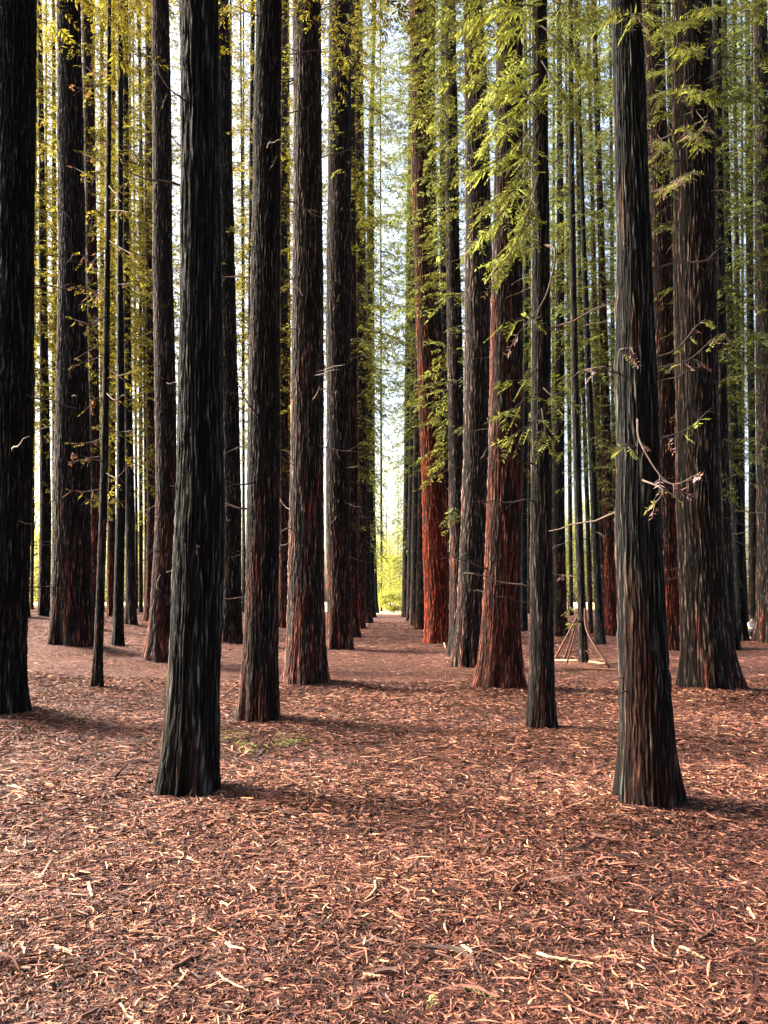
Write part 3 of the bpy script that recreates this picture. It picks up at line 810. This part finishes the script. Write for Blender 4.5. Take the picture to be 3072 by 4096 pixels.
# ------------------------------------------------------------------ sunlit trees beyond the plantation
def sunlit_tree(px, Y, h, w, lab, seed, shade=1.0):
    r = np.random.default_rng(seed)
    x = (px - CX) / F * Y
    z = float(ground(x, Y))
    e = empty("sunlit_tree", (x, Y, z), lab, "tree", "sunlit trees beyond the redwoods")
    mb = MB()
    top = np.array([r.normal(0, .3), r.normal(0, .3), h * 0.8])
    P = smooth_path([(0, 0, -0.1), top * 0.5 + r.normal(0, .15, 3), top], 8)
    tube(mb, P, np.linspace(0.13, 0.03, 8), 6, 0, 0.45)
    limbs = []
    for k in range(9):
        f = r.uniform(0.2, 0.9); p = P[int(f * 7)]
        a = r.uniform(0, 6.28); e_ = p + np.array([math.cos(a) * w * .4, math.sin(a) * w * .4, r.uniform(.2, .6) * w * .4])
        tube(mb, smooth_path([p, (p + e_) / 2 + [0, 0, .1], e_], 5), np.linspace(0.05, 0.012, 5), 4, 0, 0.5)
        limbs.append(e_)
    link("trunk", mb.mesh("trunk", [M_TWIG], True), e)
    mb = MB()
    n = 5200
    cl = r.normal(0, 1, (46, 3)); cl /= np.linalg.norm(cl, axis=1)[:, None]
    cl *= r.uniform(0.35, 1, (46, 1)) ** 0.5
    cl = cl * np.array([w / 2, w / 2, h * 0.47]) + np.array([0, 0, h * 0.52])
    ci = r.integers(0, 46, n)
    c = cl[ci] + r.normal(0, 1, (n, 3)) * np.array([w * .085, w * .085, h * .04])
    keep = c[:, 2] > 0.15
    c, ci = c[keep], ci[keep]; n = len(c)
    d = r.normal(0, 1, (n, 3)); d[:, 2] -= 0.3; d /= np.linalg.norm(d, axis=1)[:, None]
    u = np.cross(d, r.normal(0, 1, (n, 3))); u /= np.linalg.norm(u, axis=1)[:, None]
    l = r.uniform(0.10, 0.26, (n, 1)); ww = l * 0.3
    V = np.stack([c, c + d * l * .5 + u * ww, c + d * l, c + d * l * .5 - u * ww], 1).reshape(-1, 3)
    Q = np.arange(n * 4).reshape(-1, 4)
    tone = np.clip(r.normal(0.5, 0.15, 46)[ci] + r.normal(0, .15, n), 0, 1)
    mb.add(V, Q, 0, np.repeat(tone, 4))
    link("crown", mb.mesh("crown", [M_BROAD]), e, color=(shade, shade, shade, 1))

SUNLIT = [
 (1560, 118, 9.5, 6.0, "bright yellow-green tree closing the far end of the path"),
 (1515, 124, 13.0, 5.5, "taller pale tree at the left of the far path end"),
 (1606, 128, 15.0, 6.5, "tall light green tree at the right of the far path end"),
 (1545, 132, 30.0, 8.0, "very tall airy pale green tree filling the left of the bright path gap"),
 (1590, 138, 36.0, 9.0, "very tall airy pale green tree filling the right of the bright path gap"),
 (1575, 110, 3.2, 4.2, "low bright bush across the far end of the path"),
 (122, 62, 9.0, 6.0, "yellow tree in the leftmost bright gap beside the black edge trunk"),
 (215, 68, 10.0, 6.5, "yellow tree glimpsed left of the broad flared left redwood"),
 (408, 74, 11.0, 6.0, "pale yellow tree behind the thin bent young redwood"),
 (562, 66, 8.0, 5.5, "pale yellow tree in the bright gap left of the knobbly redwood"),
 (585, 92, 15.0, 7.0, "tall pale tree behind the bright gap left of the knobbly redwood"),
 (977, 80, 12.0, 5.0, "yellow tree in the slit right of the nearest left trunk"),
 (1148, 86, 12.0, 5.0, "yellow tree in the slit left of the third left-row trunk"),
 (2110, 84, 12.0, 5.5, "pale green tree in the slit right of the stout red-flanked redwood"),
 (2215, 78, 10.0, 5.0, "pale tree right behind the slender right-row trunk"),
 (2275, 82, 11.0, 5.5, "pale yellow tree left of the tree with propped sticks"),
 (2365, 80, 12.0, 5.5, "pale tree behind the left-leaning trunks on the right"),
 (2990, 70, 10.0, 6.0, "light green tree in the bright gap near the right edge"),
]
for k, (px, Y, h, w, lab) in enumerate(SUNLIT):
    sunlit_tree(px, Y, h, w, lab, 400 + k)

# ------------------------------------------------------------------ leafy boughs in front
def leafy(tree, h_py, tips, tipY=None, dens=1.0, dead=0.0, kind=(0.34, 8, 0.095, 0.021), wood=0.011, seed=0, tone=0.0, sag=0.04):
    """a bough from the trunk of tree at photo row h_py through photo points (px, py, depth offset)"""
    t = T[tree]
    r = np.random.default_rng(seed + hash_int(tree))
    h = float(at_y(0, h_py, t.Y)[2] - t.base[2])
    pts = []
    for (px, py, dy) in tips:
        pts.append(at_y(px, py, t.Y + dy) - t.base)
    d0 = pts[0] - np.array([float(axis(t, h)), 0, h])
    az = math.atan2(d0[1], d0[0])
    rd = float(radius(t, h)) * 0.85
    p0 = np.array([float(axis(t, h)) + rd * math.cos(az), rd * math.sin(az), h])
    P = smooth_path([p0] + pts, 8 + 4 * len(pts))
    s = np.linspace(0, 1, len(P))
    mbw = MB(); mbl = MB()
    tube(mbw, P, wood * (1 - 0.8 * s), 5, 0, 0.35 if not dead else 0.7)
    Ltot = np.linalg.norm(np.diff(P, axis=0), axis=1).sum()
    twl, nf, fl, fw = kind
    ntw = int(max(4, Ltot * 9 * dens))
    for k in range(ntw):
        tt = min(1.0, 0.22 + 0.78 * (k + r.random()) / ntw)
        i0 = min(int(tt * (len(P) - 1)), len(P) - 2)
        fr = tt * (len(P) - 1) - i0
        p = P[i0] * (1 - fr) + P[i0 + 1] * fr
        dr = P[i0 + 1] - P[i0]; dr /= np.linalg.norm(dr)
        sd = np.cross(dr, [0, 0, 1]); sd /= np.linalg.norm(sd) + 1e-9
        sg = 1 if k % 2 else -1
        d = dr * r.uniform(.3, .9) + sd * sg * r.uniform(.2, 1.0) + np.array([0, 0, r.uniform(-.9, .1)])
        d /= np.linalg.norm(d)
        ln = twl * r.uniform(.5, 1.3) * (1.1 - .4 * tt)
        e_ = p + d * ln + np.array([0, 0, -.15 * ln]); mid_ = p + d * ln * .5
        tp = smooth_path([p, mid_, e_], 4)
        tube(mbw, tp, wood * .35 * np.linspace(1, .4, 4), 3, 0, .35 if not dead else .75)
        if r.random() < dead * 0.6: continue
        isdead = r.random() < dead
        tn = np.clip(r.normal(.55 + tone, .16), 0, 1)
        pl = np.cross(d, [0, 0, 1]); pl /= np.linalg.norm(pl) + 1e-9
        pl = pl + np.array([0, 0, r.normal(0, .5)]); pl /= np.linalg.norm(pl)
        for j in range(nf):
            u = .1 + .9 * (j + .5) / nf
            q_ = tp[0] * (1 - u) + tp[-1] * u
            for s2 in (-1, 1):
                if r.random() < .1: continue
                fd = d * r.uniform(.45, .9) + pl * s2 * r.uniform(.6, 1.) + np.array([0, 0, r.uniform(-.3, .15)])
                fd /= np.linalg.norm(fd)
                w_ = np.cross(fd, [r.normal(0, .3), r.normal(0, .3) - .3, 1]); w_ /= np.linalg.norm(w_)
                l_ = fl * r.uniform(.6, 1.25) * (1.1 - .5 * u); w2 = fw * r.uniform(.7, 1.2) / 2
                mbl.add([q_, q_ + fd * l_ * .45 + w_ * w2, q_ + fd * l_, q_ + fd * l_ * .45 - w_ * w2], [[0, 1, 2, 3]],
                        1 if isdead else 0, float(np.clip(tn + r.normal(0, .1), 0, 1)))
    o = link("branch", mbw.mesh("branch", [M_TWIG], True), t.obj)
    if mbl.n:
        link("foliage", mbl.mesh("foliage", [M_LEAF, M_DRY]), o, color=(t.leaf[0] * 1.5, t.leaf[1] * 1.5, t.leaf[2] * 1.3, 1))

# right foreground foliage hanging round the slender right-row trunk and the stout redwood
fr = np.random.default_rng(77)
FRONT = [  # tree, start row, points
 ('E3', 60, [(2080, 90, -.6), (1930, 170, -1.0)]), ('E3', 40, [(2050, 20, -.9), (1880, 60, -1.4)]), ('E3', 180, [(2060, 260, -.8), (1960, 360, -1.2)]),
 ('E3', 300, [(2060, 330, -.5), (1970, 400, -.8), (1900, 440, -1.0)]), ('E3', 330, [(2090, 420, -.8), (2010, 520, -1.2)]),
 ('E3', 480, [(2080, 560, -.5), (1990, 640, -.8), (1880, 690, -1.0)]), ('E3', 520, [(2100, 640, -.8), (2020, 760, -1.1), (1930, 830, -1.3)]),
 ('E3', 640, [(2090, 720, -.6), (2000, 860, -.9), (1900, 960, -1.1)]), ('E3', 700, [(2120, 830, -.6), (2060, 980, -.9), (1990, 1090, -1.0)]),
 ('E3', 120, [(2230, 160, -.7), (2330, 260, -1.1)]), ('E3', 260, [(2220, 330, -.7), (2300, 450, -1.2)]), ('E3', 90, [(2240, 60, -.5), (2360, 90, -.9)]),
 ('E3', 400, [(2140, 420, -.7), (2080, 350, -1.1), (2010, 330, -1.3)]), ('E3', 820, [(2110, 900, -.5), (2040, 1010, -.6), (1970, 1030, -.8)]),
 ('E1', 60, [(1960, 60, -1.2), (1860, 120, -1.8)]), ('E1', 200, [(1960, 240, -1.0), (1880, 330, -1.6)]), ('E1', 420, [(1990, 500, -1.2), (1930, 600, -1.5)]),
 ('E1', 760, [(2110, 840, -1.0), (2060, 960, -1.4), (2010, 1090, -1.5)]),
 ('E3', 1600, [(2110, 1590, -.4), (2050, 1640, -.6), (2020, 1660, -.6)]), ('E3', 1650, [(2130, 1690, -.5), (2070, 1730, -.6), (2030, 1750, -.6)]),
 ('E3', 1560, [(2210, 1580, -.5), (2260, 1560, -.7)]), ('E3', 1640, [(2180, 1720, -.6), (2190, 1790, -.7)]),
 ('E3', 1280, [(2100, 1270, -.3), (2000, 1290, -.5)]), ('E3', 1480, [(2090, 1520, -.3), (1990, 1512, -.5)]),
]
for k, (tr, row, pts) in enumerate(FRONT):
    leafy(tr, row, pts, dens=1.9 if row < 1100 else 1.0, seed=k, tone=fr.normal(.06, .1))
NEAR_RIGHT = [
 ('F1', 120, [(2560, 60, -.4), (2480, 45, -.8)], 0.0), ('F2', 330, [(2600, 290, -2), (2510, 340, -3.5)], 0.0), ('F2', 280, [(2680, 270, -2), (2560, 300, -4), (2480, 350, -4.5)], 0.0),
 ('F2', 380, [(2640, 370, -2.5), (2540, 400, -4), (2460, 420, -4.4)], 0.1), ('F4', 340, [(2730, 350, -2), (2800, 365, -3.0), (2845, 372, -3.2)], 0.0),
 ('F4', 120, [(2760, 80, -2), (2690, 90, -3), (2640, 130, -3.5)], 0.0), ('F4', 60, [(2800, 40, -2), (2860, 30, -3)], 0.0), ('F4', 240, [(2770, 200, -2), (2700, 180, -3.2)], 0.0),
 ('F2', 560, [(2660, 580, -2), (2620, 560, -3)], 0.2), ('F4', 720, [(2760, 690, -1.4), (2690, 730, -2), (2650, 760, -2.4)], 0.1), ('F4', 600, [(2810, 560, -1), (2790, 590, -1.6)], 0.0),
 ('F4', 480, [(2820, 500, -1), (2770, 540, -1.5), (2740, 500, -2)], 0.1), ('F2', 620, [(2650, 590, -2), (2600, 640, -2.6)], 0.3),
 ('F1', 1473, [(2700, 1455, .3), (2767, 1431, .5), (2860, 1348, .7), (2906, 1330, .8)], 0.35), ('F1', 1430, [(2700, 1400, .2), (2790, 1300, .3), (2830, 1275, .3)], 0.2),
 ('F1', 1758, [(2740, 1720, .3), (2846, 1631, .5)], 0.3), ('F1', 1690, [(2563, 1774, -.6), (2674, 1931, -.8), (2799, 1894, -1.0)], 0.75),
 ('F1', 1500, [(2400, 1480, -.1), (2320, 1482, -.2)], 0.85), ('F1', 1800, [(2500, 1780, -.5), (2460, 1795, -.7)], 0.3), ('F1', 1930, [(2650, 1960, -.7), (2610, 2030, -.8)], 0.4),
 ('F1', 1440, [(2480, 1400, -.5), (2530, 1390, -.6)], 0.5), ('F6', 1330, [(2980, 1470, -.5), (3000, 1430, -.8)], 0.5),
]
for k, (tr, row, pts, dd) in enumerate(NEAR_RIGHT):
    leafy(tr, row, pts, dens=1.5 if row < 1000 else 0.8, dead=dd, seed=300 + k, tone=0.02,
          kind=(0.26, 6, 0.08, 0.017) if row < 1000 else (0.15, 6, 0.06, 0.012), wood=0.009)
LEFT_TWIGS = []
lr = np.random.default_rng(5)
for k in range(30):
    row = lr.uniform(250, 2080)
    sx = -1 if lr.random() < 0.75 else 1
    x0 = np.interp(row, [0, 1024, 2048], [437, 430, 413])
    ln = lr.uniform(60, 170)
    LEFT_TWIGS.append(('A6', row, [(x0 + sx * ln * .5, row + lr.uniform(-10, 40), -lr.uniform(0, .5)), (x0 + sx * ln, row + lr.uniform(-40, 60), -lr.uniform(0, .9))]))
for k, (tr, row, pts) in enumerate(LEFT_TWIGS):
    leafy(tr, row, pts, dens=0.7, dead=0.45, seed=600 + k, kind=(0.20, 5, 0.07, 0.016), wood=0.010)
# long bare bent branches
leafy('A7', 640, [(552, 645, .2), (470, 520, 0), (400, 400, -.2), (372, 300, -.3), (372, 150, -.3), (400, 20, -.3)], dens=.15, dead=1.0, seed=901, wood=.025)
leafy('E3', 990, [(2222, 1010, -.3), (2185, 1180, -.4), (2110, 1290, -.5), (2065, 1340, -.5)], dens=.1, dead=1.0, seed=902, wood=.016)
# small spray and dead fan on the tree with propped sticks
leafy('E5', 2440, [(2290, 2430, -.2), (2262, 2450, -.3)], dens=1.4, seed=903, kind=(.22, 6, .09, .02))
leafy('E5', 2490, [(2300, 2490, -.2), (2270, 2490, -.3)], dens=1.4, seed=904, kind=(.2, 6, .09, .02))
leafy('E5', 2300, [(2270, 2300, -.3), (2235, 2312, -.4)], dens=1.2, dead=.8, seed=905, kind=(.2, 5, .08, .016))

# ------------------------------------------------------------------ fallen sticks and chips
def gp(px, py, lift):
    return hit(px, py, lift, True)

def stick(name, pts, rad, tone, lab, cat="stick", fork=None, taper=0.6, seed=0):
    r = np.random.default_rng(seed + int(pts[0][0] * 7 + pts[0][1]))
    W = [gp(px, py, rad * 0.7 + 0.008) for (px, py) in pts]
    base = W[0].copy()
    P = smooth_path([w - base for w in W], 6 + 4 * len(W))
    P += r.normal(0, rad * 0.18, P.shape) * np.array([1, 1, .4])
    n = len(P)
    mb = MB()
    tube(mb, P, rad * np.linspace(1, taper, n), 7, 0, tone, 0.08, r)
    if fork:
        a = W[len(W) // 2] - base
        b = gp(*fork, rad * 0.7 + 0.008) - base
        tube(mb, smooth_path([a, (a + b) / 2 + r.normal(0, rad, 3), b], 7), rad * np.linspace(.7, .35, 7), 6, 0, tone, 0.08, r)
    o = link(name, mb.mesh(name, [M_STICK], True), loc=base)
    return tag(o, lab, cat, "sticks and chips on the litter")

S = "fallen_stick"
STICKS = [
 (S, [(412, 3124), (533, 3130)], .010, .55, "straight brown stick lying left of the nearest left trunk's foot"),
 (S, [(323, 3193), (484, 3173), (529, 3145)], .011, .30, "dark stick curving up at its right end, left of the nearest left trunk"),
 (S, [(182, 3350), (242, 3387), (246, 3407)], .006, .85, "thin pale hooked twig below and left of the nearest left trunk"),
 ("wood_chip", [(355, 3532), (371, 3588)], .017, .97, "stubby pale peg of wood pointing towards the viewer, lower left"),
 (S, [(516, 3730), (600, 3734), (670, 3742)], .014, .62, "thick smooth brown stick lying level in the lower left"),
 ("wood_chip", [(222, 3790), (290, 3810)], .015, .95, "pale flat chip left of the thick smooth brown stick"),
 (S, [(0, 3806), (50, 3848)], .010, .9, "short pale stick at the left edge low down"),
 (S, [(686, 3879), (767, 3830)], .020, .25, "thick dark stub rising to the right, lower left of centre"),
 (S, [(484, 4016), (516, 4065), (565, 4093)], .009, .92, "pale bent stick at the bottom edge, left of centre"),
 (S, [(565, 3496), (640, 3478), (718, 3463)], .010, .22, "dark straight stick below the nearest left trunk"),
 (S, [(323, 4069), (400, 4030), (470, 3985)], .011, .45, "brown stick slanting up to the right at the bottom left"),
 (S, [(0, 4016), (105, 4020)], .009, .8, "pale level twig at the bottom left edge"),
 (S, [(812, 4032), (954, 4048), (1131, 4040)], .012, .20, "long dark stick lying level close to the bottom edge"),
 (S, [(954, 3290), (1018, 3322), (1075, 3379)], .009, .82, "pale forked branch right below the nearest left trunk", (1123, 3270)),
 (S, [(1123, 3371), (1171, 3399), (1284, 3411)], .008, .72, "long thin pale-brown twig curving across the middle of the path"),
 (S, [(1502, 3524), (1498, 3564), (1458, 3601)], .013, .9, "crooked pale elbow-shaped stick in the middle of the path"),
 (S, [(873, 3895), (905, 3919), (998, 3964)], .010, .92, "pale bent stick low down, left of the path middle"),
 (S, [(1252, 3911), (1220, 4008), (1171, 4080)], .007, .25, "thin dark twig running away from the bottom edge"),
 ("wood_chip", [(885, 3609), (917, 3625)], .014, 1.0, "whitish stub of wood in the lower left middle"),
 ("wood_chip", [(1454, 3899), (1527, 3907)], .013, .97, "pale tapered chip near the bottom centre"),
 (S, [(2109, 3306), (2165, 3294), (2226, 3278)], .014, .12, "thick black bent stick in front of the slender right-row trunk"),
 (S, [(1871, 3520), (1837, 3540), (1871, 3613)], .008, .55, "hook-shaped brown twig right of the path middle"),
 (S, [(2052, 3564), (2069, 3540), (2125, 3516)], .016, .10, "short black curved stick, upper of the two black ones right of centre"),
 (S, [(2133, 3685), (2165, 3629)], .016, .08, "short black stub, lower of the two black ones right of centre"),
 (S, [(2149, 3814), (2206, 3830), (2299, 3847), (2377, 3856)], .014, .98, "long thick pale stick lying level in the lower right"),
 ("wood_chip", [(1847, 3774), (1891, 3814)], .016, .88, "flat pinkish slab of wood at the lower centre right"),
 (S, [(1871, 3778), (1988, 3814), (2133, 3899)], .008, .85, "long pale twig slanting down beside the flat pinkish slab"),
 (S, [(1536, 3617), (1584, 3661), (1709, 3705)], .008, .7, "brown twig bending down to the right at centre"),
 (S, [(2117, 3330), (2206, 3383), (2290, 3425)], .008, .8, "pale twig slanting down below the thick black bent stick"),
 (S, [(1730, 3407), (1800, 3394), (1883, 3395)], .007, .25, "fine dark level twig at centre right"),
 (S, [(2433, 3419), (2546, 3447), (2667, 3455)], .010, .35, "long dark stick below the foot of the nearest right trunk"),
 (S, [(2615, 3229), (2675, 3262), (2748, 3314)], .007, .8, "pale twig slanting away from the foot of the nearest right trunk"),
 (S, [(2611, 3730), (2627, 3806), (2756, 3855)], .008, .92, "crooked pale twig with a sharp bend in the lower right"),
 (S, [(2784, 3766), (2837, 3734), (2857, 3693)], .017, .15, "black crooked stub in the lower right"),
 (S, [(2724, 3786), (2820, 3835)], .013, .86, "orange-tan flaky stick beside the sharply bent pale twig"),
 ("wood_chip", [(2994, 3633), (3022, 3677)], .014, .95, "pale chip near the right edge low down"),
 (S, [(902, 2990), (967, 3013), (1175, 3018)], .010, .6, "long curved stick under the fallen green sprays"),
 (S, [(1097, 2967), (1199, 2930)], .010, .75, "pale straight stick pointing up right from the green spray"),
 (S, [(1300, 3138), (1380, 3128)], .009, .3, "dark twig lying across the path ahead of the elbow-shaped stick"),
 (S, [(280, 2735), (350, 2735)], .012, .35, "small dark stick on the litter left of the thin bent young redwood"),
 (S, [(100, 2678), (140, 2690)], .014, .95, "pale short stick beside the foot of the huge left-edge trunk"),
 (S, [(500, 2581), (590, 2581)], .012, .2, "dark level stick right of the slim black trunk's foot"),
 (S, [(200, 3090), (300, 3078), (370, 3066)], .010, .15, "dark stick in the middle distance left of the nearest left trunk"),
 (S, [(560, 2812), (620, 2805)], .011, .5, "brown stick on the litter left of the nearest trunk, higher up"),
 (S, [(2960, 2983), (3072, 2990)], .012, .5, "brown level stick at the right edge behind the nearest right trunk"),
 (S, [(2780, 2954), (2880, 2972)], .010, .85, "pale twig on the litter below the flared right redwood"),
]
for k, row in enumerate(STICKS):
    name, pts, rad, tone, lab = row[:5]
    stick(name, pts, rad * 0.65, tone, lab, "wood chip" if name == "wood_chip" else "stick", row[5] if len(row) > 5 else None,
          0.75 if name == "wood_chip" else 0.55, k)

# sticks propped against the thin tree, and those lying round it
def propped(foot, head, rad, tone, lab, dy=0.0, mid=None):
    a = gp(*foot, 0.0)
    t = T['E5']
    b = at_y(head[0], head[1], t.Y + dy)
    P = [np.zeros(3), b - a]
    if mid:
        f = 0.5
        m_ = at_y(mid[0], mid[1], a[1] * (1 - f) + (t.Y + dy) * f)
        P = [np.zeros(3), m_ - a, b - a]
    mb = MB(); Q = smooth_path(P, 12)
    tube(mb, Q, rad * np.linspace(1, .6, 12), 6, 0, tone, .08, np.random.default_rng(int(foot[0])))
    o = link("propped_stick", mb.mesh("propped_stick", [M_STICK], True), loc=a)
    tag(o, lab, "stick", "sticks propped against the thin tree")
propped((2217, 2640), (2306, 2470), .030, .45, "long brown stick propped from far left against the thin tree", -.1)
propped((2257, 2638), (2308, 2480), .026, .35, "inner of the two long sticks leaning against the thin tree from the left", -.05)
propped((2268, 2652), (2300, 2530), .024, .20, "short dark upright stick propped at the left of the thin tree", -.15)
propped((2438, 2670), (2338, 2426), .030, .25, "long dark stick leaning on the thin tree from the right", -.05, (2350, 2530))
propped((2417, 2655), (2340, 2600), .020, .3, "short low stick leaning on the thin tree from the right", -.1)
for k, (pts, rad, tone, lab) in enumerate([
 ([(2223, 2641), (2312, 2642)], .03, .9, "pale stick lying left of the thin tree with propped sticks"),
 ([(2357, 2646), (2420, 2655), (2475, 2650)], .03, .85, "pale stick lying right of the thin tree with propped sticks"),
 ([(2333, 2673), (2475, 2679)], .028, .7, "brown level stick lying in front of the thin tree with propped sticks"),
 ([(2240, 2618), (2312, 2620)], .024, .15, "dark stick lying behind the left propped sticks"),
 ([(2265, 2608), (2312, 2602)], .022, .3, "bent brown stick furthest back behind the left propped sticks"),
 ([(1770, 2542), (1776, 2566), (1782, 2592)], .026, .95, "pale broken stick lying at the right foot of the orange-red redwood"),
 ([(1735, 2585), (1765, 2577)], .022, .75, "short brown stick on the litter before the orange-red redwood"),
]):
    stick(S, pts, rad, tone, lab, "stick", None, .6, 50 + k)

# white pebble
g0 = gp(2214, 3657, 0.006)
bm_ = MB()
r = np.random.default_rng(8)
zz = np.linspace(-1, 1, 9)
tube(bm_, np.stack([zz * .014, 0 * zz, 0 * zz], 1), .012 * np.sqrt(np.clip(1.02 - zz * zz, .02, 1)), 8, 0, 1.0, .08, r)
m, nt, N, L = new_mat("white_stone")
nz = noise(nt, (90, 90, 90)); cr = ramp(N, [(.3, (.55, .53, .5)), (.7, (.85, .84, .82))]); L.new(nz, cr.inputs[0]); L.new(cr.outputs[0], N['Principled BSDF'].inputs['Base Color'])
tag(link("pebble", bm_.mesh("pebble", [m], True), loc=g0), "tiny white pebble on the litter in the lower right", "pebble")

# fallen green sprays
def fallen_spray(px, py, n, size, az, lab, seed, col=(1.6, 1.9, 4.5, 1)):
    r = np.random.default_rng(seed)
    p = gp(px, py, 0.02)
    e = MB()
    for k in range(n):
        a = az + r.normal(0, .8)
        off = np.array([r.normal(0, size * .35), r.normal(0, size * .35), r.uniform(0, .03)])
        place(e, BOUGH['near'][k % 4], off, a, r.uniform(.0, .12), size * r.uniform(.35, .6), r, .28)
    me = e.mesh("fallen_spray", [M_LEAF, M_TWIG])
    o = link("fallen_spray", me, loc=p, color=col)
    tag(o, lab, "fallen spray", "green sprays on the litter")
fallen_spray(932, 2962, 5, .5, 2.6, "pale green fallen spray touching the right of the nearest left trunk", 1)
fallen_spray(1062, 2978, 6, .55, .2, "pale green fallen spray below the second left-row trunk", 2)
fallen_spray(1900, 4068, 2, .16, .1, "tiny bright green sprig at the bottom edge", 3)

# ------------------------------------------------------------------ small crouching person far right
def person():
    p = gp(3004, 2556, 0.0)
    e = empty("person", p, "small crouching person in a white top and dark trousers beside the right-edge trunk", "person")
    def skin(name, verts, edges, rads, mat, parent):
        me = bpy.data.meshes.new(name)
        me.from_pydata(verts, edges, [])
        me.materials.append(mat)
        o = link(name, me, parent)
        o.modifiers.new("skin", 'SKIN')
        sv = me.skin_vertices[0].data
        for k, rr in enumerate(rads):
            sv[k].radius = (rr, rr)
        sv[0].use_root = True
        sd = o.modifiers.new("sub", 'SUBSURF'); sd.levels = 1; sd.render_levels = 1
        return o
    def flat(name, c):
        m, nt, N, L = new_mat(name)
        nz = noise(nt, (40, 40, 40)); cr = ramp(N, [(.3, tuple(x * .8 for x in c)), (.7, c)])
        L.new(nz, cr.inputs[0]); L.new(cr.outputs[0], N['Principled BSDF'].inputs['Base Color'])
        return m
    s = 0.62
    V = lambda *a: [tuple(x * s for x in b) for b in a]
    skn = flat("skin", (.55, .33, .24))
    body = skin("body", V((0, 0, .42), (0, -.05, .62), (0, -.10, .84), (0, -.13, .95), (0, -.15, 1.08),
                          (-.10, -.03, .40), (-.16, -.40, .46), (-.15, -.25, .06), (-.15, -.40, .03),
                          (.10, -.03, .40), (.16, -.40, .46), (.15, -.25, .06), (.15, -.40, .03),
                          (-.18, -.11, .82), (-.22, -.30, .64), (-.12, -.46, .55), (.18, -.11, .82), (.22, -.30, .64), (.12, -.46, .55)),
         [(0, 1), (1, 2), (2, 3), (3, 4), (0, 5), (5, 6), (6, 7), (7, 8), (0, 9), (9, 10), (10, 11), (11, 12), (2, 13), (13, 14), (14, 15), (2, 16), (16, 17), (17, 18)],
         [s * x for x in (.13, .12, .13, .05, .10, .09, .065, .04, .035, .09, .065, .04, .035, .055, .04, .03, .055, .04, .03)], skn, e)
    skin("shirt", V((0, 0, .46), (0, -.05, .64), (0, -.10, .84), (-.18, -.11, .82), (-.22, -.28, .66), (.18, -.11, .82), (.22, -.28, .66)),
         [(0, 1), (1, 2), (2, 3), (3, 4), (2, 5), (5, 6)], [s * x for x in (.15, .145, .15, .075, .06, .075, .06)], flat("white_cloth", (.8, .8, .8)), e)
    skin("trousers", V((0, 0, .40), (-.11, -.03, .39), (-.16, -.40, .46), (-.15, -.27, .12), (.11, -.03, .39), (.16, -.40, .46), (.15, -.27, .12)),
         [(0, 1), (1, 2), (2, 3), (0, 4), (4, 5), (5, 6)], [s * x for x in (.14, .11, .085, .06, .11, .085, .06)], flat("dark_cloth", (.02, .02, .03)), e)
    skin("hair", V((0, -.12, 1.12), (0, -.10, 1.17), (0, -.05, 1.06)), [(0, 1), (1, 2)], [s * x for x in (.10, .07, .07)], flat("dark_hair", (.03, .018, .012)), e)
person()
print("done", len(bpy.data.objects))
